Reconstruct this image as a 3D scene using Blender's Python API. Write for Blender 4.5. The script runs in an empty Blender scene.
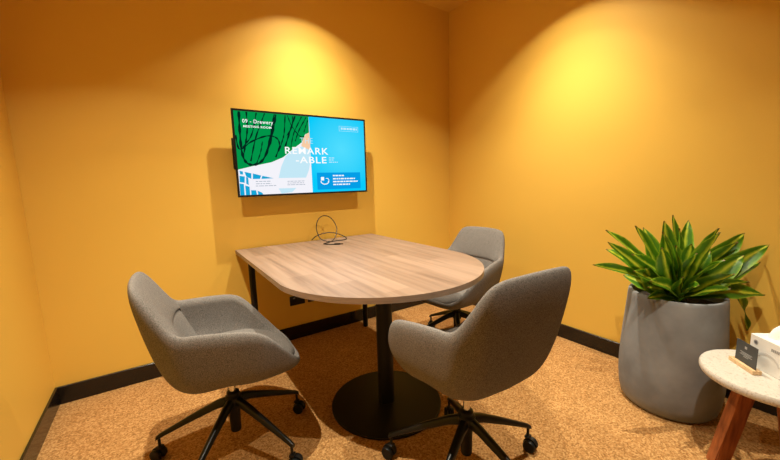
import bpy, bmesh, math, random
from mathutils import Vector, Matrix, noise
random.seed(7)
PI = math.pi
sc = bpy.context.scene
COL = sc.collection

# ------------------------------------------------------------------ helpers
def new_mat(name, base=(.5,.5,.5), rough=.6, metal=0, emit=None, estr=1, spec=None):
    m = bpy.data.materials.new(name); m.use_nodes = True
    b = m.node_tree.nodes['Principled BSDF']
    b.inputs['Base Color'].default_value = (*base, 1)
    b.inputs['Roughness'].default_value = rough
    b.inputs['Metallic'].default_value = metal
    if spec is not None: b.inputs['Specular IOR Level'].default_value = spec
    if emit:
        b.inputs['Emission Color'].default_value = (*emit, 1)
        b.inputs['Emission Strength'].default_value = estr
    return m

def noise_mat(name, c1, c2, scale=50, rough=.8, bump=.2, detail=4, dist=.01, stretch=None, lo=.35, hi=.65, spec=None):
    m = new_mat(name, c1, rough, spec=spec); nt = m.node_tree; N = nt.nodes; L = nt.links
    b = N['Principled BSDF']
    tc = N.new('ShaderNodeTexCoord'); mp = N.new('ShaderNodeMapping')
    if stretch: mp.inputs['Scale'].default_value = stretch
    nz = N.new('ShaderNodeTexNoise'); nz.inputs['Scale'].default_value = scale; nz.inputs['Detail'].default_value = detail
    rp = N.new('ShaderNodeValToRGB')
    rp.color_ramp.elements[0].position = lo; rp.color_ramp.elements[1].position = hi
    rp.color_ramp.elements[0].color = (*c1, 1); rp.color_ramp.elements[1].color = (*c2, 1)
    L.new(tc.outputs['Object'], mp.inputs[0]); L.new(mp.outputs[0], nz.inputs['Vector'])
    L.new(nz.outputs['Fac'], rp.inputs[0]); L.new(rp.outputs[0], b.inputs['Base Color'])
    if bump:
        bp = N.new('ShaderNodeBump'); bp.inputs['Strength'].default_value = bump; bp.inputs['Distance'].default_value = dist
        L.new(nz.outputs['Fac'], bp.inputs['Height']); L.new(bp.outputs[0], b.inputs['Normal'])
    return m

def link(name, bm, mat, parent=None, smooth=True, angle=None):
    me = bpy.data.meshes.new(name)
    bmesh.ops.recalc_face_normals(bm, faces=bm.faces[:])
    bm.to_mesh(me); bm.free()
    if isinstance(mat, (list, tuple)):
        for q in mat: me.materials.append(q)
    else: me.materials.append(mat)
    for p in me.polygons: p.use_smooth = smooth
    if smooth and angle: me.set_sharp_from_angle(angle=math.radians(angle))
    o = bpy.data.objects.new(name, me); COL.objects.link(o)
    if parent: o.parent = parent
    return o

def thing(name, label, cat, loc=(0,0,0), rz=0, group=None):
    o = bpy.data.objects.new(name, None); COL.objects.link(o)
    o.empty_display_size = .05
    o.location = loc; o.rotation_euler = (0,0,rz); return tag(o, label, cat, group)
def tag(o, label, cat, group=None):
    o['label'] = label; o['category'] = cat
    if group: o['group'] = group
    return o
def structure(o): o['kind'] = 'structure'; return o

def add_box(bm, c, s, bev=0, mtx=None, seg=2):
    r = bmesh.ops.create_cube(bm, size=1); vs = r['verts']
    bmesh.ops.scale(bm, vec=s, verts=vs)
    if bev:
        es = list({e for v in vs for e in v.link_edges})
        q = bmesh.ops.bevel(bm, geom=es, offset=bev, segments=seg, affect='EDGES', profile=.5)
        vs = list({v for f in q['faces'] for v in f.verts} | {v for v in vs if v.is_valid})
    if mtx is not None: bmesh.ops.transform(bm, matrix=mtx, verts=vs)
    bmesh.ops.translate(bm, vec=c, verts=vs)
    return vs

def add_lathe(bm, prof, n=48, c=(0,0,0), cap=True):
    rings = []
    for r, z in prof:
        if r < 1e-6: rings.append([bm.verts.new((c[0], c[1], c[2]+z))])
        else: rings.append([bm.verts.new((c[0]+r*math.cos(2*PI*k/n), c[1]+r*math.sin(2*PI*k/n), c[2]+z)) for k in range(n)])
    for a, b in zip(rings, rings[1:]):
        for k in range(n):
            k2 = (k+1) % n
            if len(a) == 1 and len(b) == 1: continue
            if len(a) == 1: bm.faces.new((a[0], b[k], b[k2]))
            elif len(b) == 1: bm.faces.new((a[k], b[0], a[k2]))
            else: bm.faces.new((a[k], b[k], b[k2], a[k2]))
    if cap:
        for r in (rings[0], rings[-1]):
            if len(r) > 1: bm.faces.new(r)

def add_tube(bm, pts, r, n=8, closed=False):
    P = [Vector(p) for p in pts]; rings = []; m = len(P)
    up = Vector((0,0,1)); prev = None
    for i in range(m):
        a = P[i-1] if (i > 0 or closed) else P[i]; b = P[(i+1) % m] if (i < m-1 or closed) else P[i]
        t = (b-a).normalized()
        if prev is None: x = t.cross(up if abs(t.z) < .9 else Vector((1,0,0))).normalized()
        else: x = (prev - t*prev.dot(t)).normalized()
        prev = x; y = t.cross(x)
        rr = r[i] if isinstance(r, (list, tuple)) else r
        rings.append([bm.verts.new(P[i] + x*rr*math.cos(2*PI*k/n) + y*rr*math.sin(2*PI*k/n)) for k in range(n)])
    for i in range(m if closed else m-1):
        a, b = rings[i], rings[(i+1) % m]
        for k in range(n): bm.faces.new((a[k], a[(k+1) % n], b[(k+1) % n], b[k]))
    if not closed:
        bm.faces.new(rings[0]); bm.faces.new(rings[-1])

def add_prism(bm, pts, z0, z1, bev=0):
    lo = [bm.verts.new((x, y, z0)) for x, y in pts]; hi = [bm.verts.new((x, y, z1)) for x, y in pts]
    n = len(pts); f1 = bm.faces.new(lo); f2 = bm.faces.new(hi)
    for k in range(n): bm.faces.new((lo[k], lo[(k+1) % n], hi[(k+1) % n], hi[k]))
    if bev:
        es = list(f1.edges) + list(f2.edges)
        bmesh.ops.bevel(bm, geom=es, offset=bev, segments=2, affect='EDGES', profile=.5)

def catmull(P, n):
    """n samples along the open polyline P, uniform in parameter"""
    P = [Vector(p) for p in P]; m = len(P); out = []
    Q = [P[0]*2-P[1]] + P + [P[-1]*2-P[-2]]
    for i in range(n):
        t = i*(m-1)/(n-1); k = min(int(t), m-2); f = t-k
        a, b, c, d = Q[k:k+4]
        out.append(.5*((2*b) + (c-a)*f + (2*a-5*b+4*c-d)*f*f + (3*b-a-3*c+d)*f*f*f))
    return out

# ------------------------------------------------------------------ materials
W, H, FRONT = 2.943, 2.68, -3.35
PAINT = (.80, .505, .092)
M = {}
M['paint'] = noise_mat('ochre_wall_paint', tuple(c*.985 for c in PAINT), PAINT, 260, .5, .03, 2, .001, spec=.3)
M['paint_ceiling'] = noise_mat('ochre_ceiling_paint', tuple(c*.98 for c in PAINT), PAINT, 260, .7, .03, 2, .001, spec=.2)
M['base'] = new_mat('glossy_black_skirting', (.006,.005,.005), .22)

def carpet_mat():
    m = new_mat('loop_carpet', (.5,.3,.15), .95, spec=.1); nt = m.node_tree; N = nt.nodes; L = nt.links; b = N['Principled BSDF']
    tc = N.new('ShaderNodeTexCoord')
    v = N.new('ShaderNodeTexVoronoi'); v.inputs['Scale'].default_value = 150
    n1 = N.new('ShaderNodeTexNoise'); n1.inputs['Scale'].default_value = 110; n1.inputs['Detail'].default_value = 3
    n2 = N.new('ShaderNodeTexNoise'); n2.inputs['Scale'].default_value = 9; n2.inputs['Detail'].default_value = 4
    L.new(tc.outputs['Object'], v.inputs['Vector']); L.new(tc.outputs['Object'], n1.inputs['Vector']); L.new(tc.outputs['Object'], n2.inputs['Vector'])
    sep = N.new('ShaderNodeSeparateColor'); L.new(v.outputs['Color'], sep.inputs[0])
    a = N.new('ShaderNodeMath'); a.operation = 'MULTIPLY_ADD'; a.inputs[1].default_value = .45
    L.new(sep.outputs[0], a.inputs[0]); 
    c = N.new('ShaderNodeMath'); c.operation = 'MULTIPLY_ADD'; c.inputs[1].default_value = .55; c.inputs[2].default_value = 0
    L.new(n1.outputs['Fac'], c.inputs[0]); L.new(c.outputs[0], a.inputs[2])
    rp = N.new('ShaderNodeValToRGB'); E = rp.color_ramp.elements
    E[0].position = .15; E[0].color = (.18,.082,.026,1); E[1].position = .8; E[1].color = (.58,.335,.135,1)
    e = E.new(.45); e.color = (.375,.192,.066,1)
    L.new(a.outputs[0], rp.inputs[0])
    mx = N.new('ShaderNodeMix'); mx.data_type = 'RGBA'; mx.blend_type = 'MULTIPLY'; mx.inputs[0].default_value = .5
    r2 = N.new('ShaderNodeValToRGB'); r2.color_ramp.elements[0].position = .35; r2.color_ramp.elements[0].color = (.86,.82,.77,1); r2.color_ramp.elements[1].position = .65
    L.new(n2.outputs['Fac'], r2.inputs[0]); L.new(rp.outputs[0], mx.inputs[6]); L.new(r2.outputs[0], mx.inputs[7])
    L.new(mx.outputs[2], b.inputs['Base Color'])
    bp = N.new('ShaderNodeBump'); bp.inputs['Strength'].default_value = .6; bp.inputs['Distance'].default_value = .004
    L.new(a.outputs[0], bp.inputs['Height']); L.new(bp.outputs[0], b.inputs['Normal'])
    return m
M['carpet'] = carpet_mat()

def oak_mat():
    m = new_mat('pale_oak_laminate', (.6,.45,.3), .42); nt = m.node_tree; N = nt.nodes; L = nt.links; b = N['Principled BSDF']
    tc = N.new('ShaderNodeTexCoord'); mp = N.new('ShaderNodeMapping'); mp.inputs['Scale'].default_value = (1, .05, 1)
    nz = N.new('ShaderNodeTexNoise'); nz.inputs['Scale'].default_value = 34; nz.inputs['Detail'].default_value = 7; nz.inputs['Distortion'].default_value = .25
    L.new(tc.outputs['Object'], mp.inputs[0]); L.new(mp.outputs[0], nz.inputs['Vector'])
    rp = N.new('ShaderNodeValToRGB'); E = rp.color_ramp.elements
    E[0].position = .25; E[0].color = (.165,.107,.078,1); E[1].position = .72; E[1].color = (.300,.210,.158,1)
    e = E.new(.5); e.color = (.262,.180,.134,1)
    L.new(nz.outputs['Fac'], rp.inputs[0])
    # boards: per-strip tone
    sx = N.new('ShaderNodeSeparateXYZ'); L.new(tc.outputs['Object'], sx.inputs[0])
    d = N.new('ShaderNodeMath'); d.operation = 'DIVIDE'; d.inputs[1].default_value = .118; L.new(sx.outputs[0], d.inputs[0])
    fl = N.new('ShaderNodeMath'); fl.operation = 'FLOOR'; L.new(d.outputs[0], fl.inputs[0])
    y2 = N.new('ShaderNodeMath'); y2.operation = 'MULTIPLY_ADD'; y2.inputs[1].default_value = .37; L.new(fl.outputs[0], y2.inputs[0])
    yy = N.new('ShaderNodeMath'); yy.operation = 'DIVIDE'; yy.inputs[1].default_value = .62; L.new(sx.outputs[1], yy.inputs[0]); L.new(yy.outputs[0], y2.inputs[2])
    f2 = N.new('ShaderNodeMath'); f2.operation = 'FLOOR'; L.new(y2.outputs[0], f2.inputs[0])
    cb = N.new('ShaderNodeCombineXYZ'); L.new(fl.outputs[0], cb.inputs[0]); L.new(f2.outputs[0], cb.inputs[1])
    wn = N.new('ShaderNodeTexWhiteNoise'); wn.noise_dimensions = '3D'; L.new(cb.outputs[0], wn.inputs['Vector'])
    r2 = N.new('ShaderNodeValToRGB'); r2.color_ramp.elements[0].color = (.74,.72,.70,1); r2.color_ramp.elements[1].color = (1,1,1,1)
    L.new(wn.outputs['Value'], r2.inputs[0])
    mx = N.new('ShaderNodeMix'); mx.data_type = 'RGBA'; mx.blend_type = 'MULTIPLY'; mx.inputs[0].default_value = .8
    L.new(rp.outputs[0], mx.inputs[6]); L.new(r2.outputs[0], mx.inputs[7]); L.new(mx.outputs[2], b.inputs['Base Color'])
    bp = N.new('ShaderNodeBump'); bp.inputs['Strength'].default_value = .06; bp.inputs['Distance'].default_value = .001
    L.new(nz.outputs['Fac'], bp.inputs['Height']); L.new(bp.outputs[0], b.inputs['Normal'])
    return m
M['oak'] = oak_mat()
M['oak_edge'] = noise_mat('oak_edge_band', (.22,.15,.105), (.30,.21,.15), 30, .45, 0, 4, stretch=(.3,.3,3))
M['powder'] = new_mat('black_powder_coat', (.009,.008,.008), .45, spec=.22)
M['plastic'] = new_mat('black_nylon', (.008,.008,.008), .45, spec=.25)
M['blackgloss'] = new_mat('black_gloss_leg', (.007,.007,.007), .28, spec=.3)
M['chrome'] = new_mat('chrome', (.7,.68,.65), .18, 1)
M['fabric'] = noise_mat('grey_wool_upholstery', (.076,.070,.067), (.250,.227,.213), 380, .95, .4, 4, .002, lo=.32, hi=.68, spec=.15)
M['stitch'] = noise_mat('grey_seam', (.08,.07,.07), (.13,.12,.12), 330, .95, 0, 3)
M['concrete'] = noise_mat('grey_concrete', (.160,.168,.182), (.285,.296,.315), 5, .85, .05, 8, .004, lo=.3, hi=.7, spec=.35)
M['soil'] = noise_mat('potting_soil', (.012,.008,.005), (.04,.027,.016), 60, 1, .8, 6, .02)
M['wood_leg'] = noise_mat('reddish_timber', (.16,.035,.010), (.40,.12,.035), 18, .35, .03, 6, .002, stretch=(3,3,.35))
M['pine'] = noise_mat('pale_wood', (.62,.40,.20), (.78,.55,.32), 60, .5, 0, 4, stretch=(1,1,6))
M['card'] = new_mat('charcoal_card', (.055,.058,.06), .55)
M['print_white'] = new_mat('white_print', (.75,.73,.70), .6)
M['print_grey'] = new_mat('grey_print', (.35,.34,.34), .6)
M['box'] = noise_mat('white_carton', (.82,.80,.77), (.88,.86,.83), 14, .5, 0, 2)
M['box_swirl'] = new_mat('pale_grey_print', (.66,.64,.62), .55)
M['tissue'] = new_mat('white_tissue', (.9,.88,.86), .9)
M['cable'] = new_mat('black_cable_rubber', (.012,.011,.011), .4)
M['bezel'] = new_mat('black_bezel', (.008,.008,.008), .3)
M['socket'] = new_mat('black_socket_plate', (.012,.012,.012), .3)
M['socket_pin'] = new_mat('grey_socket_detail', (.35,.34,.33), .4)

def terrazzo_mat():
    m = new_mat('white_terrazzo', (.8,.77,.72), .35); nt = m.node_tree; N = nt.nodes; L = nt.links; b = N['Principled BSDF']
    tc = N.new('ShaderNodeTexCoord'); v = N.new('ShaderNodeTexVoronoi'); v.inputs['Scale'].default_value = 190
    L.new(tc.outputs['Object'], v.inputs['Vector'])
    sp = N.new('ShaderNodeSeparateColor'); L.new(v.outputs['Color'], sp.inputs[0])
    rp = N.new('ShaderNodeValToRGB'); rp.color_ramp.interpolation = 'CONSTANT'; E = rp.color_ramp.elements
    E[0].color = (.46,.41,.35,1); E[1].position = .08; E[1].color = (.60,.56,.50,1)
    e = E.new(.5); e.color = (.57,.53,.47,1); e = E.new(.8); e.color = (.63,.59,.53,1)
    L.new(sp.outputs[0], rp.inputs[0]); L.new(rp.outputs[0], b.inputs['Base Color'])
    return m
M['terrazzo'] = terrazzo_mat()

def leaf_mat():
    m = new_mat('variegated_leaf', (.1,.3,.03), .38); nt = m.node_tree; N = nt.nodes; L = nt.links; b = N['Principled BSDF']
    uv = N.new('ShaderNodeUVMap'); uv.uv_map = 'UVMap'
    sp = N.new('ShaderNodeSeparateXYZ'); L.new(uv.outputs[0], sp.inputs[0])
    # x across the blade 0..1 ; y>2 marks the lighter leaves
    s = N.new('ShaderNodeMath'); s.operation = 'SUBTRACT'; s.inputs[1].default_value = .5; L.new(sp.outputs[0], s.inputs[0])
    a = N.new('ShaderNodeMath'); a.operation = 'ABSOLUTE'; L.new(s.outputs[0], a.inputs[0])
    tc = N.new('ShaderNodeTexCoord'); nz = N.new('ShaderNodeTexNoise'); nz.inputs['Scale'].default_value = 30
    L.new(tc.outputs['Object'], nz.inputs['Vector'])
    md = N.new('ShaderNodeMath'); md.operation = 'MULTIPLY_ADD'; md.inputs[1].default_value = .16; L.new(nz.outputs['Fac'], md.inputs[0]); L.new(a.outputs[0], md.inputs[2])
    rp = N.new('ShaderNodeValToRGB'); E = rp.color_ramp.elements
    E[0].position = .10; E[0].color = (.60,.66,.05,1); E[1].position = .27; E[1].color = (.050,.165,.006,1)
    e = E.new(.17); e.color = (.27,.42,.02,1); e = E.new(.46); e.color = (.070,.215,.008,1); e = E.new(.56); e.color = (.25,.42,.02,1)
    L.new(md.outputs[0], rp.inputs[0])
    # dry brown tips
    r2 = N.new('ShaderNodeValToRGB'); r2.color_ramp.elements[0].position = .95; r2.color_ramp.elements[1].position = 1.0
    L.new(sp.outputs[1], r2.inputs[0])
    mx = N.new('ShaderNodeMix'); mx.data_type = 'RGBA'; mx.inputs[7].default_value = (.20,.09,.03,1)
    L.new(r2.outputs[0], mx.inputs[0]); L.new(rp.outputs[0], mx.inputs[6]); L.new(mx.outputs[2], b.inputs['Base Color'])
    
    tr = N.new('ShaderNodeBsdfTranslucent'); L.new(mx.outputs[2], tr.inputs[0])
    ms = N.new('ShaderNodeMixShader'); ms.inputs[0].default_value = .18
    L.new(b.outputs[0], ms.inputs[1]); L.new(tr.outputs[0], ms.inputs[2]); L.new(ms.outputs[0], N['Material Output'].inputs[0])
    return m
M['leaf'] = leaf_mat()

# ------------------------------------------------------------------ room shell
T = .1
def slab(name, c, s, mat):
    bm = bmesh.new(); add_box(bm, c, s); return structure(link(name, bm, mat, smooth=False))
slab('floor', (W/2, FRONT/2, -T/2), (W+2*T, -FRONT+2*T, T), M['carpet'])
slab('ceiling', (W/2, FRONT/2, H+T/2), (W+2*T, -FRONT+2*T, T), M['paint_ceiling'])
slab('wall_back', (W/2, T/2, H/2), (W+2*T, T, H), M['paint'])
slab('wall_left', (-T/2, FRONT/2, H/2), (T, -FRONT, H), M['paint'])
slab('wall_right', (W+T/2, FRONT/2, H/2), (T, -FRONT, H), M['paint'])
slab('wall_front', (W/2, FRONT-T/2, H/2), (W+2*T, T, H), new_mat('grey_front_panel', (.20,.20,.20), .5))
def skirting(name, c, s):
    bm = bmesh.new(); add_box(bm, c, s, .0015, seg=1); return structure(link(name, bm, M['base'], smooth=False))
BT, BH = .012, .101
skirting('baseboard_back', (W/2, -BT/2, BH/2), (W-2*BT-.001, BT, BH))
skirting('baseboard_left', (BT/2, FRONT/2, BH/2), (BT, -FRONT-.002, BH))
skirting('baseboard_right', (W-BT/2, FRONT/2, BH/2), (BT, -FRONT-.002, BH))

# ------------------------------------------------------------------ television
TX0, TX1, TZ0, TZ1, TYF = 1.0007, 1.9591, 1.0930, 1.6465, -.100
def emit_mat(name, c, s=1):
    m = bpy.data.materials.new(name); m.use_nodes = True; nt = m.node_tree
    nt.nodes.remove(nt.nodes['Principled BSDF'])
    e = nt.nodes.new('ShaderNodeEmission'); e.inputs[0].default_value = (*c, 1); e.inputs[1].default_value = s
    nt.links.new(e.outputs[0], nt.nodes['Material Output'].inputs[0]); return m
def s2l(*c): return tuple((v/255/12.92 if v/255 <= .04045 else ((v/255+.055)/1.055)**2.4) for v in c)
tv = thing('television', 'black flat wall-mounted television showing a green, white and blue welcome screen', 'television', ((TX0+TX1)/2, 0, TZ0))
tcx = (TX0+TX1)/2
hw, ht = (TX1-TX0)/2, TZ1-TZ0
bm = bmesh.new()
bz = .0125
for c, s in (((0,TYF+.006,bz/2),(2*hw,.012,bz)), ((0,TYF+.006,ht-bz/2),(2*hw,.012,bz)),
             ((-hw+bz/2,TYF+.006,ht/2),(bz,.012,ht-2*bz)), ((hw-bz/2,TYF+.006,ht/2),(bz,.012,ht-2*bz))):
    add_box(bm, c, s)
add_box(bm, (0,TYF+.0135,ht/2), (2*hw-.003,.003,ht-.003))
link('bezel', bm, M['bezel'], tv, smooth=False)
bm = bmesh.new(); add_box(bm, (0,TYF+.0385,ht*.42), (2*hw*.74,.047,ht*.62), .008); link('rear_housing', bm, M['plastic'], tv, smooth=True, angle=40)
bm = bmesh.new(); add_box(bm, (0,-.019,ht*.5), (.44,.036,.32), .003)
link('wall_bracket', bm, M['powder'], tv, smooth=False)
bm = bmesh.new()
add_box(bm, (-hw+.008,TYF+.029,ht*.50), (.030,.027,.20), .008); 
link('soundbar', bm, M['plastic'], tv, smooth=True, angle=40)

X0s, Z0s = -hw+bz, bz; SW, SH = 2*hw-2*bz, ht-2*bz
def suv(u, v, k=0): return Vector((X0s+u*SW, TYF+.0022-k*.00018, Z0s+v*SH))
def clampuv(p): return (min(max(p[0],0),1), min(max(p[1],0),1))
def spoly(name, polys, mat, k, parent):
    bm = bmesh.new()
    for pl in polys:
        vs = [bm.verts.new(suv(*clampuv(p), k)) for p in pl]
        bm.faces.new(vs)
    me_o = link(name, bm, mat, parent, smooth=False); return me_o
bm = bmesh.new(); add_box(bm, (0,TYF+.0022+.004,ht/2), (SW,.008-.0002,SH))
screen = link('screen', bm, emit_mat('screen_white', s2l(244,243,250)), tv, smooth=False)
C_green, C_blue, C_panel = s2l(0,148,72), s2l(14,205,250), s2l(4,158,230)
def blue_mat():
    m = emit_mat('screen_blue', C_blue); nt = m.node_tree; N = nt.nodes; L = nt.links
    tc = N.new('ShaderNodeTexCoord'); sx = N.new('ShaderNodeSeparateXYZ'); L.new(tc.outputs['Object'], sx.inputs[0])
    a = N.new('ShaderNodeVectorMath'); a.operation = 'DISTANCE'; a.inputs[1].default_value = (.27, TYF, .32); L.new(tc.outputs['Object'], a.inputs[0])
    rp = N.new('ShaderNodeValToRGB'); rp.color_ramp.elements[0].position = 0; rp.color_ramp.elements[0].color = (*s2l(82,222,255),1)
    rp.color_ramp.elements[1].position = .30; rp.color_ramp.elements[1].color = (*s2l(8,203,250),1)
    L.new(a.outputs['Value'], rp.inputs[0]); L.new(rp.outputs[0], N['Emission'].inputs[0]); return m
green = [(0.0,1.0),(0.527,1.0),(0.524,0.795),(0.491,0.764),(0.463,0.662),(0.393,0.573),(0.317,0.466),(0.229,0.4),(0.10,.352),(0.0,0.309)]
art = spoly('artwork_green', [green], emit_mat('screen_green', C_green), 1, screen)
scr = [[(0.036,0.993),(0.032,0.745),(0.035,0.513),(0.058,0.396),(0.108,0.368),(0.169,0.426),(0.221,0.603),(0.259,0.822),(0.283,0.991)],[(0.084,1.0),(0.082,0.801),(0.063,0.619),(0.04,0.456)],[(0.149,0.991),(0.107,0.727),(0.045,0.579)],[(0.205,0.994),(0.135,0.703),(0.088,0.41)],[(0.272,0.994),(0.242,0.766),(0.194,0.494)],[(0.35,0.995),(0.335,0.776),(0.316,0.665),(0.288,0.539)],[(0.423,0.992),(0.375,0.78),(0.329,0.569)],[(0.003,0.715),(0.022,0.552),(0.104,0.648),(0.21,0.723),(0.278,0.702),(0.295,0.608),(0.262,0.464)],[(0.472,0.991),(0.408,0.783),(0.378,0.6)],[(0.506,0.985),(0.447,0.815),(0.413,0.672)],[(0.366,0.992),(0.394,0.865),(0.448,0.745),(0.49,0.735)],[(0.177,0.654),(0.158,0.519),(0.122,0.368)],[(0.406,0.99),(0.394,0.865),(0.353,0.737)],[(0.518,0.95),(0.483,0.791)]]
bm = bmesh.new()
for i, l in enumerate(scr):
    pts = catmull([suv(min(max(u,0),1), min(v,.995), 2+i*.12) for u, v in l], len(l)*5)
    w = [.0058,.0036,.0032,.0034,.0042,.0030,.0040,.0038,.0026,.0028,.0024,.0026,.0022,.0022][i]
    L_, R_ = [], []
    for j, p in enumerate(pts):
        t = pts[min(j+1,len(pts)-1)] - pts[max(j-1,0)]; nrm = Vector((t.z,0,-t.x)).normalized()
        ww = w*1.45*(.8+.35*math.sin(j*1.7+i))
        L_.append(bm.verts.new(p+nrm*ww)); R_.append(bm.verts.new(p-nrm*ww))
    for j in range(len(pts)-1): bm.faces.new((L_[j],L_[j+1],R_[j+1],R_[j]))
link('artwork_scribble', bm, emit_mat('screen_dark_ink', s2l(4,38,30)), screen, smooth=False)
spoly('artwork_peach', [[(.459,.633),(.474,.705),(.496,.764),(.527,.801),(.527,.46),(.459,.545)]], emit_mat('screen_peach', s2l(248,205,165)), 5, screen)
spoly('artwork_pale_blue', [[(.272,.201),(.297,.346),(.334,.478),(.393,.564),(.462,.610),(.527,.56),(.527,.46),(.507,.304),(.48,.201)],[(.267,.068),(.398,.067),(.368,.017),(.286,0)]], emit_mat('screen_pale_blue', s2l(196,232,246)), 6, screen)
spoly('artwork_blue', [[(.527,1),(1,1),(1,0),(.527,0)]], blue_mat(), 7, screen)
spoly('artwork_panel', [[(.568,.265),(.951,.265),(.951,.034),(.568,.034)]], emit_mat('screen_mid_blue', C_panel), 8, screen)
tri = [[(.008,.296),(.030,.286),(.030,.250),(.012,.252)],[(.040,.283),(.085,.264),(.082,.196),(.050,.225)],[(.095,.262),(.15,.236),(.14,.194),(.092,.194)],[(.158,.232),(.237,.199),(.15,.194)],
  [(.006,.236),(.040,.226),(.036,.150),(.004,.160)],[(.048,.220),(.062,.214),(.062,.120),(.046,.140)],[(.002,.145),(.030,.135),(.030,0),(.002,0)],[(.038,.118),(.066,.100),(.066,0),(.038,0)],[(.074,.058),(.108,.055),(.112,0),(.074,0)],[(.118,.050),(.150,.020),(.153,0),(.120,0)]]
spoly('artwork_blue_grid', tri, emit_mat('screen_cyan', s2l(20,165,215)), 5, screen)
ink = emit_mat('screen_text_white', (1,1,1)); ink2 = emit_mat('screen_text_pale', s2l(190,235,255)); ink3 = emit_mat('screen_text_grey', s2l(165,175,190))
def bars(name, rows, mat, k, h=.011):
    bm = bmesh.new(); rnd = random.Random(3)
    for u0, u1, v in rows:
        u = u0
        while u < u1-.004:
            w = rnd.uniform(.012,.034); e = min(u+w, u1)
            vs = [bm.verts.new(suv(a, b, k)) for a, b in ((u,v-h/2),(e,v-h/2),(e,v+h/2),(u,v+h/2))]; bm.faces.new(vs)
            u = e+.005
    return link(name, bm, mat, screen, smooth=False)
bars('small_text_grey', [(.11,.212,.163),(.11,.216,.134),(.108,.25,.107)], ink3, 9, .008)
bars('small_text_grey', [(.335,.465,.157),(.335,.46,.134),(.333,.472,.111)], ink3, 9, .008)
bars('small_text_white', [(.702,.80,.222),(.702,.90,.178),(.702,.925,.138),(.702,.86,.098)], ink, 10, .017)
bars('tagline', [(.675,.722,.466),(.675,.715,.438),(.675,.750,.408)], ink2, 9, .012)
bars('logo_text', [(.790,.935,.874)], ink2, 10, .028)
bm = bmesh.new()
for a, b, c, d in ((.774,.946,.903,.907),(.774,.946,.838,.842),(.774,.777,.838,.907),(.943,.946,.838,.907)):
    vs = [bm.verts.new(suv(u, v, 9)) for u, v in ((a,c),(b,c),(b,d),(a,d))]; bm.faces.new(vs)
link('logo_frame', bm, ink2, screen, smooth=False)
# small cup-and-square icon in the blue panel
bm = bmesh.new()
for pl in ([(.600,.205),(.626,.205),(.626,.158),(.600,.158)],):
    bm.faces.new([bm.verts.new(suv(u, v, 10)) for u, v in pl])
def arc_strip(bm, cu, cv, ru, rv, a0, a1, w, k, n=14):
    A = []; B = []
    for i in range(n+1):
        a = math.radians(a0+(a1-a0)*i/n)
        A.append(bm.verts.new(suv(cu+ru*math.cos(a), cv+rv*math.sin(a), k))); B.append(bm.verts.new(suv(cu+(ru-w)*math.cos(a), cv+(rv-w*1.7)*math.sin(a), k)))
    for i in range(n): bm.faces.new((A[i],A[i+1],B[i+1],B[i]))
arc_strip(bm, .632,.145,.036,.045,170,372,.007,11)
arc_strip(bm, .650,.160,.018,.030,-60,120,.005,12)
link('panel_icon', bm, ink, screen, smooth=False)

def text_mesh(name, body, u0, v0, height, width, mat, k, bold=.0, parent=None, skew=0):
    cu = bpy.data.curves.new(name+'_c', 'FONT'); cu.body = body; cu.size = 1; cu.offset = bold; cu.resolution_u = 3; cu.space_character = 1.12
    o = bpy.data.objects.new(name+'_c', cu); COL.objects.link(o)
    dg = bpy.context.evaluated_depsgraph_get(); dg.update()
    me = bpy.data.meshes.new_from_object(o.evaluated_get(dg)); bpy.data.objects.remove(o)
    xs = [v.co.x for v in me.vertices]; ys = [v.co.y for v in me.vertices]
    bx0, bx1, by0, by1 = min(xs), max(xs), min(ys), max(ys)
    for v in me.vertices:
        fx = (v.co.x-bx0)/(bx1-bx0); fy = (v.co.y-by0)/(by1-by0)
        v.co = suv(u0+fx*width, v0+fy*height, k)
    me.name = name; me.materials.clear(); me.materials.append(mat)
    o = bpy.data.objects.new(name, me); COL.objects.link(o); o.parent = parent; return o
text_mesh('heading_text', '09 - Drewery', .053, .852, .058, .206, ink, 11, .012, screen)
text_mesh('subheading_text', 'MEETING ROOM', .057, .812, .026, .188, ink, 11, .02, screen)
text_mesh('title_text', 'REMARK', .332, .510, .088, .340, ink, 11, .012, screen)
text_mesh('title_text', '-ABLE', .408, .392, .086, .246, ink, 11, .012, screen)
text_mesh('title_outline_text', 'THE', .450, .650, .072, .099, ink2, 11, -.012, screen)

# ------------------------------------------------------------------ meeting table
TA, TB, TY, TH, TT = .968, 2.034, -.985, .74, .025
tab = thing('meeting_table', 'pale oak meeting table with a rounded end set against the wall under the television', 'table', (1.5,0,0))
pts = [(TA-1.5,-.016), (TA-1.5,TY)]
n = 40; R = (TB-TA)/2
for i in range(1, n):
    a = PI + PI*i/n; pts.append((R*math.cos(a), TY+R*math.sin(a)*1.0))
pts += [(TB-1.5,TY), (TB-1.5,-.016)]
bm = bmesh.new(); add_prism(bm, pts, TH-TT, TH, .0015)
top = link('tabletop', bm, [M['oak'], M['oak_edge']], tab, smooth=False)
for p in top.data.polygons:
    if abs(p.normal.z) < .3: p.material_index = 1
bm = bmesh.new(); add_lathe(bm, [(0,0),(.285,0),(.29,.003),(.29,.009),(.285,.012),(0,.012)], 72, (-.02,-1.047,0), cap=False)
link('base_plate', bm, M['powder'], tab, smooth=True, angle=30)
bm = bmesh.new(); add_lathe(bm, [(.042,.0122),(.042,TH-TT-.012)], 40, (-.02,-1.047,0))
add_box(bm, (-.02,-1.047,TH-TT-.006), (.36,.36,.0115), .002)
link('pedestal', bm, M['powder'], tab, smooth=True, angle=40)
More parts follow.
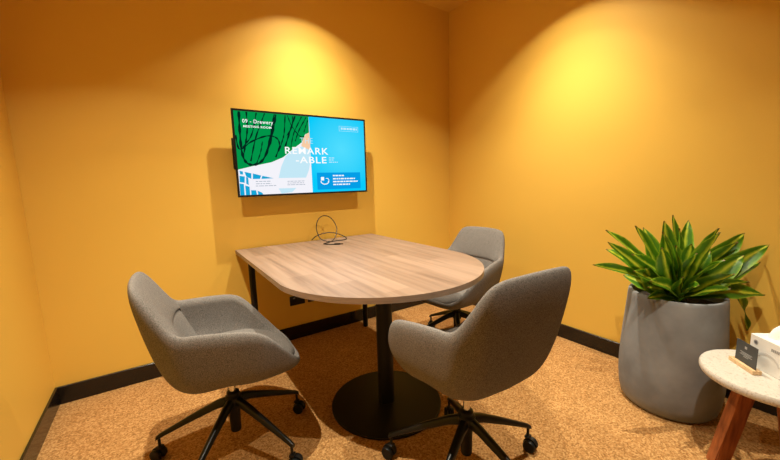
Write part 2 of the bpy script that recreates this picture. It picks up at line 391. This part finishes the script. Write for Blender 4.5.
for x, ly in ((-.465,-.15), (.385,-.125)):
    bm = bmesh.new(); add_lathe(bm, [(.0,0),(.018,.0),(.018,.004),(.020,.006),(.020,TH-TT-.0005)], 24, (x,ly,0))
    add_box(bm, (x,ly,TH-TT-.003), (.07,.07,.004))
    link('leg', bm, M['powder'], tab, smooth=True, angle=40)

# cable on the table
cp = [(1.50,-.035,.747),(1.535,-.05,.775),(1.59,-.07,.793),(1.66,-.08,.797),(1.72,-.10,.785),(1.765,-.12,.765),(1.785,-.14,.750),(1.75,-.17,.7445),
      (1.68,-.175,.7445),(1.60,-.165,.7445),(1.55,-.12,.760),(1.535,-.09,.800),(1.535,-.07,.85),(1.56,-.06,.90),(1.61,-.055,.925),(1.665,-.06,.915),(1.70,-.075,.88),(1.715,-.10,.83),(1.69,-.13,.785),
      (1.65,-.16,.7545),(1.60,-.19,.7455),(1.545,-.215,.7445),(1.515,-.235,.7445),(1.525,-.262,.7445),(1.545,-.285,.7445),(1.575,-.305,.7445)]
cp = [(1.618+(x-1.64)*.84, y*.97, z) for x, y, z in cp]
bm = bmesh.new(); add_tube(bm, catmull(cp, 150), .0034, 8)
cab = thing('coiled_cable', 'thin black cable coiled in loops on the wall end of the oak table', 'cable', (1.6,-.15,.741))
def shift(o, v):
    o.data.transform(Matrix.Translation(v))
o = link('cord', bm, M['cable'], cab); shift(o, (-1.6,.15,-.741))
bm = bmesh.new(); add_box(bm, (0,0,0), (.045,.017,.0095), .003, Matrix.Rotation(math.radians(-32),4,'Z')); add_box(bm, (.027,-.017,0), (.018,.010,.005), .001, Matrix.Rotation(math.radians(-32),4,'Z'))
o = link('plug', bm, M['plastic'], cab, smooth=True, angle=40); shift(o, (-1.6+1.583,.15-.305,.0050))

# wall sockets
def socket(x, z, label):
    t = thing('power_socket', label, 'socket', (x,0,z))
    bm = bmesh.new(); add_box(bm, (0,-.0045,0), (.116,.009,.072), .003); link('faceplate', bm, M['socket'], t, smooth=True, angle=40)
    for s in (-1,1):
        bm = bmesh.new(); add_box(bm, (s*.026,-.0105,.020), (.015,.003,.010), .001); link('switch', bm, M['socket_pin'], t, smooth=False)
        bm = bmesh.new()
        for dx, dz, rot in ((-.008,-.004,.5),(.008,-.004,-.5),(0,-.017,0)):
            add_box(bm, (s*.026+dx,-.0094,dz), (.0028,.001,.009), 0, Matrix.Rotation(rot,4,'Y'))
        link('pin_slots', bm, M['plastic'], t, smooth=False)
socket(1.372, .300, 'black double power socket on the wall under the table, the one fully in view')
socket(1.512, .300, 'black power socket half hidden behind the front edge of the tabletop')

# ------------------------------------------------------------------ office chairs
def bez(a, q, b, t): return a*(1-t)**2 + q*(2*t*(1-t)) + b*t*t
RIM = [(0,.272,.420),(.10,.270,.420),(.172,.250,.432),(.225,.195,.500),(.262,.128,.585),(.278,.068,.626),(.266,-.03,.642),(.250,-.12,.650),(.238,-.190,.660),(.215,-.240,.728),(.192,-.280,.796),(.155,-.302,.828),(.07,-.314,.836),(0,-.316,.837)]
BOT = [(0.000,0.195,0.376),(0.070,0.189,0.376),(0.125,0.159,0.378),(0.150,0.100,0.384),(0.172,0.065,0.392),(0.182,0.030,0.400),(0.188,-0.028,0.416),(0.182,-0.084,0.412),(0.170,-0.116,0.409),(0.152,-0.140,0.407),(0.125,-0.158,0.406),(0.090,-0.167,0.406),(0.050,-0.173,0.406),(0.000,-0.177,0.406)]
QF  = [.99,.99,.99,.99,.985,.98,.97,.955,.93,.89,.85,.81,.77,.76]
QZ  = [.378,.378,.382,.390,.400,.406,.412,.412,.411,.410,.409,.408,.408,.408]
RIM = [(x*1.035, y*1.02, z) for x, y, z in RIM]
NS = 40
def shell_mesh():
    rim = catmull(RIM, NS); bot = catmull(BOT, NS)
    qf = catmull([(a,b,0) for a, b in zip(QF, QZ)], NS)
    sections = []
    for i in range(NS):
        R_, B_ = rim[i], bot[i]
        Q_ = Vector((R_.x*qf[i].x, R_.y*qf[i].x, qf[i].y))
        tt = i/(NS-1)
        row = [Vector((B_.x*.5, B_.y*.5, B_.z*.5+.410*.5-.002))]
        for t in (0,.12,.25,.4,.55,.7,.85,.96): row.append(bez(B_, Q_, R_, t))
        # rim rounding
        inward = Vector((-R_.x, -R_.y*(.9), 0)).normalized()
        th = .044 if tt > .22 else .030
        outm = (row[-1]-row[-3]).normalized()
        row.append(R_ + outm*.012 + inward*.012)
        row.append(R_ + outm*.012 + inward*(th-.014))
        Ri = R_ + inward*th
        row.append(Ri - outm*.006)
        # inner wall to the seat
        ang = math.atan2(R_.x, R_.y)
        S = Vector((.190*math.sin(ang)*1.0, .11*math.cos(ang), .440))
        if R_.y > 0: S = Vector((min(.190, abs(Ri.x)*.9), Ri.y*.86, .436))
        high = max(0, Ri.z-.66)
        if high > .006:   # back pad: almost flat above the lumbar crease
            C_ = S + (Ri-S)*((min(.640, Ri.z-.022)-S.z)/(Ri.z-S.z)); C_ = C_ + inward*.004
            for f in (.35,.75,.97): row.append(Ri.lerp(C_, f) + inward*(.012*math.sin(min(1,f)*PI*.8)))
            row.append(C_ - inward*.007)
            Q2 = Vector((S.x*1.25, S.y*1.35, .49)); C2 = C_ + Vector((0,0,-.006)) + inward*.003
            for t in (0,.35,.7,1): row.append(bez(C2, Q2, S, t))
        else:
            Q2 = Vector((Ri.x*.97, Ri.y*.97, .47)) if Ri.z > .5 else (Ri+S)/2
            for t in (.08,.2,.32,.42,.5,.66,.83,1): row.append(bez(Ri, Q2, S, t))
        row.append(Vector((S.x*.5, S.y*.5, .436)))
        sections.append(row)
    full = sections + [[Vector((-v.x, v.y, v.z)) for v in r] for r in reversed(sections[1:-1])]
    bm = bmesh.new(); m = len(full); k = len(full[0])
    V = [[bm.verts.new(v) for v in r] for r in full]
    for i in range(m):
        a, b = V[i], V[(i+1) % m]
        for j in range(k-1): bm.faces.new((a[j], a[j+1], b[j+1], b[j]))
    c0 = bm.verts.new((0,0,.410)); c1 = bm.verts.new((0,0,.436))
    for i in range(m):
        a, b = V[i], V[(i+1) % m]
        bm.faces.new((c0, a[0], b[0])); bm.faces.new((c1, b[-1], a[-1]))
    return bm
def seat_mesh():
    bm = bmesh.new(); n = 48; rings = []
    def plan(a, s):
        c, sn = math.cos(a), math.sin(a)
        x = .198*s*math.copysign(abs(sn)**.62, sn)*(1-.12*max(0,c))
        y = (.272 if c > 0 else .150)*s*math.copysign(abs(c)**.70, c)
        return x, y
    prof = [(.80,.436),(.965,.438),(1.0,.450),(.995,.464),(.95,.476),(.85,.483),(.6,.486),(.3,.486)]
    for s, z in prof:
        r = []
        for i in range(n):
            a = 2*PI*i/n; x, y = plan(a, s)
            dz = -.034*max(0, y-.10)/.17 + .010*(x/.2)**2*(1 if s < .97 else 0)
            r.append(bm.verts.new((x, y, z+dz)))
        rings.append(r)
    for a, b in zip(rings, rings[1:]):
        for i in range(n): bm.faces.new((a[i], a[(i+1) % n], b[(i+1) % n], b[i]))
    bm.faces.new(rings[0]); c = bm.verts.new((0,0,.485))
    for i in range(n): bm.faces.new((rings[-1][i], rings[-1][(i+1) % n], c))
    return bm
def make_chair(label, base_deg, dz):
    t = thing('office_chair', label, 'chair', group='grey office chairs around the oak table')
    q = shell_mesh(); q.transform(Matrix.Translation((0,0,dz))); sh = link('shell', q, M['fabric'], t)
    ss = sh.modifiers.new('sub', 'SUBSURF'); ss.levels = 1; ss.render_levels = 2
    q = seat_mesh(); q.transform(Matrix.Translation((0,0,dz))); st = link('seat_cushion', q, M['fabric'], t)
    ss = st.modifiers.new('sub', 'SUBSURF'); ss.levels = 1; ss.render_levels = 1
    bm = bmesh.new(); add_box(bm, (0,0,.398+dz), (.17,.15,.014), .004); add_box(bm, (0,0,.385+dz), (.08,.10,.014), .004)
    link('seat_plate', bm, M['powder'], t, smooth=True, angle=40)
    bm = bmesh.new(); add_lathe(bm, [(.013,.20),(.013,.380+dz)], 20); link('gas_lift', bm, M['chrome'], t, smooth=True, angle=40)
    bm = bmesh.new(); add_lathe(bm, [(.0,.085),(.020,.085),(.022,.09),(.024,.19),(.030,.198),(.034,.215),(.034,.250),(.026,.258),(.026,.270),(.018,.274)], 28)
    link('hub', bm, M['plastic'], t, smooth=True, angle=40)
    for k in range(5):
        a = math.radians(base_deg + 72*k); Rm = Matrix.Rotation(a, 4, 'Z')
        bm = bmesh.new()
        secs = [(.024,.232,.019,.019),(.07,.220,.0165,.017),(.17,.177,.0135,.014),(.27,.130,.0105,.0105),(.308,.112,.0100,.0095),(.322,.103,.0095,.008)]
        rings = []
        for x, z, wy, wz in secs:
            r = []
            for yy, zz in ((-1,-.7),(-.7,-1),(.7,-1),(1,-.7),(.8,.6),(.35,1),(-.35,1),(-.8,.6)): r.append(bm.verts.new((x, wy*yy, z+wz*zz)))
            rings.append(r)
        for p, q in zip(rings, rings[1:]):
            for i in range(8): bm.faces.new((p[i], p[(i+1) % 8], q[(i+1) % 8], q[i]))
        bm.faces.new(rings[0]); bm.faces.new(rings[-1])
        bm.transform(Rm)
        lg = link('leg', bm, M['blackgloss'], t, smooth=True, angle=50)
        # twin-wheel caster
        sw = math.radians(random.uniform(-70,70))
        bm = bmesh.new()
        add_lathe(bm, [(.006,.060),(.006,.100)], 12)
        for s in (-1,1):
            q = bmesh.new(); prof = [(0,-.0085),(.015,-.0085),(.024,-.0075),(.0262,-.004),(.0262,.004),(.024,.0075),(.010,.0085),(0,.007)]
            add_lathe(q, prof, 28, cap=False)
            q.transform(Matrix.Translation((.0,s*.0155,0)) @ Matrix.Rotation(PI/2*(-s),4,'X'))
            q.transform(Matrix.Translation((.012,0,.0264)))
            tmp = bpy.data.meshes.new('t'); q.to_mesh(tmp); q.free(); bm.from_mesh(tmp); bpy.data.meshes.remove(tmp)
        # hood
        q = bmesh.new(); ring = []
        for i in range(9):
            a2 = math.radians(20+160*i/8); ring.append((.012+.030*math.cos(a2), .0264+.030*math.sin(a2)))
        lo = [q.verts.new((x,-.006,z)) for x, z in ring]+[q.verts.new((.012,-.006,.028))]; hi = [q.verts.new((x,.006,z)) for x, z in ring]+[q.verts.new((.012,.006,.028))]
        q.faces.new(lo); q.faces.new(hi)
        for i in range(10): q.faces.new((lo[i],lo[(i+1)%10],hi[(i+1)%10],hi[i]))
        add_box(q, (0,0,.060), (.022,.026,.012), .003)
        tmp = bpy.data.meshes.new('t'); q.to_mesh(tmp); q.free(); bm.from_mesh(tmp); bpy.data.meshes.remove(tmp)
        bm.transform(Rm @ Matrix.Translation((.312,0,0)) @ Matrix.Rotation(sw,4,'Z'))
        link('caster', bm, M['plastic'], lg, smooth=True, angle=45)
    return t
CH = [ # x, y, facing (deg, world), pentagon phase (deg, world), seat height setting, label
 (.757,-.921, -2.5, 158, -.010, 'grey upholstered swivel chair on the left side of the table, seen from its side'),
 (1.49,-1.617, 86.8, 131, .048, 'grey upholstered swivel chair at the rounded end of the table, its back to the viewer'),
 (2.25,-.80, 186.3, 85.5, -.031, 'grey upholstered swivel chair on the far right side of the table, partly hidden behind it')]
for x, y, fa, ph, dz, lab in CH:
    c = make_chair(lab, ph-(fa-90), dz); c.location = (x, y, 0); c.rotation_euler.z = math.radians(fa-90)

# ------------------------------------------------------------------ potted plant
PX, PY = 2.664, -1.905
pot = thing('potted_plant', 'leafy variegated green plant in a tall grey concrete pot by the right wall', 'plant', (PX,PY,0))
prof = [(0,.0),(.172,.0),(.186,.006),(.200,.025),(.210,.07),(.2155,.13),(.2165,.20),(.2145,.28),(.2095,.37),(.203,.46),(.1965,.565),(.1945,.584),(.1915,.588),(.181,.588),(.177,.583),(.177,.545),(.175,.52),(0,.52)]
bm = bmesh.new(); add_lathe(bm, prof, 80, cap=False); link('planter', bm, M['concrete'], pot, smooth=True, angle=35)
bm = bmesh.new(); add_lathe(bm, [(0,.537),(.06,.541),(.12,.533),(.16,.537),(.1765,.533)], 60, cap=False)
for v in bm.verts: v.co.z += .010*noise.noise(v.co*30)
link('soil', bm, M['soil'], pot)
FW = Vector((.552,.822,0)).normalized()            # direction from the doorway across the plant
RT = Vector((FW.y,-FW.x,0))
bm = bmesh.new(); uvl = bm.loops.layers.uv.new('UVMap')
def leaf(base, tip, width, sag=.0, twist=0, fold=.18, curl=0, belly=.45, n=14):
    base = Vector(base); tip = Vector(tip); d = tip-base; L_ = d.length
    up = Vector((0,0,1)); side = d.normalized().cross(up); tang = Vector((-base.y+PC.y, base.x-PC.x, 0)); s2 = d.normalized().cross(Vector((-.5,-.8,.5)) + Vector((random.uniform(-.5,.5),random.uniform(-.3,.3),random.uniform(-.3,.3))))
    if s2.dot(side) < 0: s2 = -s2
    side = side*.35 + s2
    side.normalize(); nrm = side.cross(d).normalized()
    rows = []
    for i in range(n+1):
        t = i/n
        p = base + d*t + nrm*(sag*L_*math.sin(PI*t)) + up*(-curl*L_*t**3 + curl*L_*t)
        w = width*(.22 + .78*math.sin(PI*min(1,t/ (2*belly))) if t < belly else (math.cos(PI/2*((t-belly)/(1-belly)))**.75))
        w = max(w, .0008)
        wob = .06*math.sin(9*t+L_*40)
        a = twist*(t-.2) + wob
        sd = side*math.cos(a) + nrm*math.sin(a); nn = nrm*math.cos(a) - side*math.sin(a)
        rows.append([bm.verts.new(p + sd*w*.5*s + nn*w*fold*(abs(s)**1.3) + nn*.004*math.sin(14*t+3*s)) for s in (-1,-.5,0,.5,1)])
    for i in range(n):
        for j in range(4):
            f = bm.faces.new((rows[i][j], rows[i][j+1], rows[i+1][j+1], rows[i+1][j]))
            for lp, (a, b) in zip(f.loops, ((j,i),(j+1,i),(j+1,i+1),(j,i+1))): lp[uvl].uv = (a/4, b/n)
PC = Vector((0,0,.54))
# right, up, toward-room offset of the leaf tip from the crown; width; sag; twist
LV = [(-.40,.20,.12,.060,.03,.9),(-.46,.315,.0,.060,.08,.4),(-.43,.365,-.06,.068,.06,-.4),(-.32,.395,.02,.074,.05,.3),(-.235,.375,.10,.072,.05,-.3),
 (-.155,.31,.10,.092,.02,.2),(-.085,.405,-.05,.075,.02,-.5),(-.005,.43,-.08,.05,.02,.9),(.065,.37,.12,.098,.03,-.2),(.12,.40,-.10,.060,.04,.6),
 (.19,.33,-.15,.060,.05,.5),(.34,.345,-.02,.080,.08,-.4),(.37,.215,.08,.090,.10,.3),(.395,.06,.10,.075,.16,.15),(-.33,.21,.12,.075,.10,.3),
 (-.31,.12,.12,.065,.12,.8),(-.29,.06,.10,.050,.10,.2),(.27,.25,.08,.080,.07,.5),(-.20,.24,-.16,.085,.06,.2),(.14,.26,.02,.085,.03,.9),
 (.02,.30,.02,.080,.02,1.0),(-.03,.27,.10,.070,.03,-.9),(.24,.14,.14,.070,.10,-.5),(-.14,.17,.14,.070,.06,.5),(.30,.28,-.12,.075,.08,.2),
 (-.36,.25,-.14,.075,.08,-.2),(.05,.34,-.16,.075,.03,.2),(-.12,.36,-.15,.070,.04,.3),(.18,.20,-.18,.08,.06,.2),(-.22,.10,-.16,.07,.1,.3),(.30,.10,-.10,.07,.14,.3),
 (-.08,.14,.17,.06,.05,.2),(-.38,.27,.08,.072,.08,.3),(-.27,.31,.14,.075,.06,-.2),(.06,.25,.16,.085,.03,.2),(-.02,.37,-.02,.07,.02,-.3),(.20,.37,.0,.055,.04,.5),(.40,.30,.05,.075,.08,.3),(.10,.19,.18,.07,.05,-.6),(-.33,.16,.15,.07,.10,-.5),(-.17,.28,.05,.08,.04,.4),(.25,.31,.06,.07,.05,-.4),(.10,.12,.17,.06,.06,-.3)]
for dx, dz, dt, w, sg, tw in LV:
    dx = dx*(.82 if dx < 0 else .80)+.022; dz = dz*1.00-.006
    dt = max(dt, (.83*dx-.235)/.557)
    tip = PC + RT*dx - FW*dt; tip.z = PC.z+dz
    base = PC + RT*(dx*.10+random.uniform(-.02,.02)) - FW*(dt*.15+random.uniform(-.02,.02)); base.z = PC.z + random.uniform(.0,.05)
    lim = W-PX-.015
    if tip.x > lim: tip.x = lim
    leaf(base, tip, w*1.30, sg*.6, tw*.5, curl=.03)
# the drooping leaf at the right
leaf(PC + RT*.05 + Vector((0,0,.05)), PC + RT*.245 - FW*.07 + Vector((0,0,.07)), .032, .2, .2)
leaf(PC + RT*.23 - FW*.07 + Vector((0,0,.075)), PC + RT*.285 - FW*.09 + Vector((0,0,-.125)), .070, .02, 1.3)
# the rolled young leaf at the left, pale at its tip
add = PC - RT*.12 + Vector((0,0,.10))
leaf(add, PC - RT*.44 - FW*.03 + Vector((0,0,.205)), .046, .03, .3, fold=.5, belly=.62)
for v in bm.verts: v.co.x = min(v.co.x, W-PX-.012)
link('foliage', bm, M['leaf'], pot)
# stems
bm = bmesh.new()
for dx, dt in ((-.04,.03),(.04,.0),(.0,-.05)):
    p = PC + RT*dx - FW*dt; add_tube(bm, [p+Vector((0,0,-.02)), p+Vector((0,0,.05)), p+Vector((0,0,.10))], [.012,.010,.006], 8)
link('stem', bm, noise_mat('plant_stem', (.10,.11,.03), (.20,.2,.06), 40, .7, .2), pot)

# ------------------------------------------------------------------ side table with tissue box and card
SX, SY, SH_, SR = 2.394, -2.283, .42, .198
st = thing('side_table', 'small round side table with a white terrazzo top and reddish timber legs', 'side table', (SX,SY,0))
bm = bmesh.new(); add_lathe(bm, [(0,SH_-.034),(SR-.014,SH_-.034),(SR-.004,SH_-.029),(SR,SH_-.020),(SR,SH_-.006),(SR-.004,SH_),(0,SH_)], 96, cap=False)
link('tabletop', bm, M['terrazzo'], st, smooth=True, angle=35)
for k in range(3):
    a = math.radians((112,256,304)[k])
    bm = bmesh.new()
    r0, r1 = .050, .112; z0, z1 = .0, SH_-.0345
    # wedge plank: broad face outwards, chamfered sides
    def sec(r, z, w, d):
        out = []
        for u, v in ((d/2,-w/2),(d/2,w/2),(-d/2,w/2*.8),(-d/2,-w/2*.8)):
            c_, s_ = math.cos(.5), math.sin(.5); out.append(bm.verts.new((r+u*c_-v*s_, u*s_+v*c_, z)))
        return out
    A_ = sec(r1, z0, .044, .064); B_ = sec((r0+r1)/2, z1/2, .042, .060); C_ = sec(r0, z1, .043, .062)
    for p, q in ((A_,B_),(B_,C_)):
        for i in range(4): bm.faces.new((p[i],p[(i+1)%4],q[(i+1)%4],q[i]))
    bm.faces.new(A_); bm.faces.new(C_)
    bmesh.ops.bevel(bm, geom=[e for e in bm.edges if not any(abs(v.co.z-z1/2) < 1e-5 for v in e.verts) or abs(e.verts[0].co.z-e.verts[1].co.z) > .01], offset=.004, segments=2, affect='EDGES')
    bm.transform(Matrix.Rotation(a,4,'Z'))
    link('leg', bm, M['wood_leg'], st, smooth=True, angle=30)

bd = Vector((.63,.78,0)).normalized(); bp_ = Vector((bd.y,-bd.x,0))
BX = .124
Bc = Vector((2.364,-2.311,0)) + bd*BX/2 + bp_*BX/2
tb = thing('tissue_box', 'white cube tissue box with a tissue pulled up, on the terrazzo side table', 'tissue box', (Bc.x,Bc.y,SH_+.0005), math.atan2(bd.y,bd.x)-PI/2)
# local: +y along bd, -x... left face (toward the viewer) is at x = -BX/2
bm = bmesh.new(); add_box(bm, (0,0,BX/2), (BX,BX,BX), .0015, seg=1); link('carton', bm, M['box'], tb, smooth=False)
def on_face(name, polys, mat, parent, x=-BX/2-.0004):
    bm = bmesh.new()
    for pl in polys:
        a = [bm.verts.new((x, y, z)) for y, z in pl]; b = [bm.verts.new((x-.0004, y, z)) for y, z in pl]
        bm.faces.new(a); bm.faces.new(b)
        for i in range(len(pl)): bm.faces.new((a[i],a[(i+1)%len(pl)],b[(i+1)%len(pl)],b[i]))
    return link(name, bm, mat, parent, smooth=False)
def disc(cy, cz, r, n=20): return [(cy+r*math.cos(2*PI*i/n), cz+r*math.sin(2*PI*i/n)) for i in range(n)]
on_face('round_logo', [disc(.038,.098,.009)], M['print_grey'], tb)
on_face('round_logo_mark', [disc(.038,.098,.005)], new_mat('dark_print',(.12,.11,.12),.6), tb, -BX/2-.0009)
rc = []
for i in range(5): rc.append([(-.022-.0062*i,.090),(-.022-.0062*i-.0045,.090),(-.022-.0062*i-.0045,.101),(-.022-.0062*i,.101)])
on_face('brand_mark', rc, M['print_grey'], tb)
sw = []
for i in range(16):
    a0 = math.radians(30+8*i); a1 = math.radians(30+8*(i+1)); r0 = .052; r1 = .044
    c_ = (-.012,.022)
    sw.append([(c_[0]+r0*math.cos(a0),c_[1]+r0*math.sin(a0)),(c_[0]+r0*math.cos(a1),c_[1]+r0*math.sin(a1)),(c_[0]+r1*math.cos(a1),c_[1]+r1*math.sin(a1)),(c_[0]+r1*math.cos(a0),c_[1]+r1*math.sin(a0))])
on_face('swirl_print', sw, M['box_swirl'], tb)
bm = bmesh.new(); n = 26; rows = []
for j in range(12):
    t = j/11; r = []
    for i in range(n):
        a = 2*PI*i/n
        rad = .045*(1-t)**.5*(1+.25*math.sin(3*a+2*t)+.12*math.sin(7*a+5*t)) + .012*t
        r.append(bm.verts.new((rad*math.cos(a)*.75+.012*t, rad*math.sin(a)*1.0-.02*t, BX-.002+.075*t**.75*(1+.12*math.sin(2*a)))))
    rows.append(r)
for p, q in zip(rows, rows[1:]):
    for i in range(n): bm.faces.new((p[i],p[(i+1)%n],q[(i+1)%n],q[i]))
bm.faces.new(rows[-1])
link('tissue', bm, M['tissue'], tb)

cd = Vector((.70,.71,0)).normalized()
ang = math.atan2(cd.y, cd.x)
cs = thing('card_holder', 'small pale wooden block holding an upright charcoal card on the side table', 'card holder', (2.386,-2.216,SH_+.0005), ang)
bm = bmesh.new()
add_box(bm, (0,-.0085,.008), (.118,.013,.016), .0012); add_box(bm, (0,.0085,.008), (.118,.013,.016), .0012); add_box(bm, (0,0,.003), (.116,.012,.006))
link('block', bm, M['pine'], cs, smooth=False)
cdo = thing('menu_card', 'charcoal grey card with small white print standing in the wooden block', 'card', (2.386,-2.216,SH_+.0070), ang)
bm = bmesh.new(); add_box(bm, (-.002,0,.046), (.098,.0016,.092)); link('card', bm, M['card'], cdo, smooth=False)
bm = bmesh.new()
def line(x0, x1, z, h): add_box(bm, ((x0+x1)/2,.0010,z), (x1-x0,.0004,h))
line(.006-.010,.006,.071,.010)
line(-.030,.026,.050,.0022); line(-.024,.020,.045,.0020); line(-.030,.026,.040,.0020); line(-.014,.010,.034,.0020)
for v in bm.verts: v.co.y = v.co.y
link('card_print', bm, M['print_grey'], cdo, smooth=False)

# ------------------------------------------------------------------ ceiling downlights
LAMPS = [(1.52,-.45),(2.41,-1.22),(.54,-1.22),(1.50,-2.30)]
POW = [216,256,282,190]
for i, (x, y) in enumerate(LAMPS):
    d = thing('downlight', ['round recessed downlight in the ceiling above the television wall','round recessed downlight in the ceiling near the right wall',
        'round recessed downlight in the ceiling near the left wall','round recessed downlight in the ceiling near the entrance'][i], 'ceiling light', (x,y,H), 0, 'ceiling downlights')
    bm = bmesh.new(); add_lathe(bm, [(.034,-.0005),(.047,-.0005),(.047,-.004),(.040,-.008),(.034,-.004),(.034,-.0005)], 40, cap=False)
    link('trim_ring', bm, new_mat('white_trim',(.8,.8,.8),.4) if i == 0 else bpy.data.materials['white_trim'], d)
    bm = bmesh.new(); add_lathe(bm, [(0,-.0008),(.034,-.0008),(.034,-.002),(0,-.002)], 40, cap=False)
    link('lens', bm, emit_mat('lamp_lens',(1,.82,.6),12) if i == 0 else bpy.data.materials['lamp_lens'], d)
    l = bpy.data.lights.new('downlight_beam', 'SPOT'); l.energy = POW[i]; l.color = (1,.92,.72)
    l.spot_size = math.radians(112); l.spot_blend = .08; l.shadow_soft_size = .013
    l.use_nodes = True; nt = l.node_tree; N = nt.nodes; K = nt.links
    em = N['Emission']; tc = N.new('ShaderNodeTexCoord'); sx = N.new('ShaderNodeSeparateXYZ'); K.new(tc.outputs['Normal'], sx.inputs[0])
    ab = N.new('ShaderNodeMath'); ab.operation = 'ABSOLUTE'; K.new(sx.outputs[2], ab.inputs[0])
    rp = N.new('ShaderNodeValToRGB'); rp.color_ramp.interpolation = 'LINEAR'; E = rp.color_ramp.elements
    E[0].position = math.cos(math.radians(53.5)); E[0].color = (0,0,0,1); E[1].position = 1; E[1].color = (1,1,1,1)
    for dg_, v_ in ((50,.070),(44,.150),(37,.34),(28,.68),(16,.95)):
        e = E.new(math.cos(math.radians(dg_))); e.color = (v_,v_,v_,1)
    K.new(ab.outputs[0], rp.inputs[0]); K.new(rp.outputs[0], em.inputs['Strength'])
    lo = bpy.data.objects.new('downlight_beam', l); COL.objects.link(lo); lo.location = (0,0,-.03); lo.parent = d
w = bpy.data.worlds.new('World'); sc.world = w; w.use_nodes = True
w.node_tree.nodes['Background'].inputs[0].default_value = (1,.8,.6,1); w.node_tree.nodes['Background'].inputs[1].default_value = .0

# ------------------------------------------------------------------ camera
cam = bpy.data.cameras.new('camera'); co = bpy.data.objects.new('camera', cam); COL.objects.link(co)
yaw, pitch, roll, f = .5907, .1396, -.0263, 347.26
cy, sy, cp, sp = math.cos(yaw), math.sin(yaw), math.cos(pitch), math.sin(pitch)
F = Vector((sy*cp, cy*cp, -sp)); Rr = Vector((cy,-sy,0)); U = Rr.cross(F)
R2 = Rr*math.cos(roll) + U*math.sin(roll); U2 = U*math.cos(roll) - Rr*math.sin(roll)
co.matrix_world = Matrix(((R2.x,U2.x,-F.x,.5565),(R2.y,U2.y,-F.y,-2.5013),(R2.z,U2.z,-F.z,1.1708),(0,0,0,1)))
cam.sensor_width = 36; cam.sensor_fit = 'HORIZONTAL'; cam.lens = f*36/780; cam.clip_start = .02
sc.camera = co
sc.view_settings.view_transform = 'Standard'; sc.view_settings.look = 'None'
sc.view_settings.exposure = 0; sc.view_settings.gamma = 1; sc.view_settings.use_curve_mapping = False
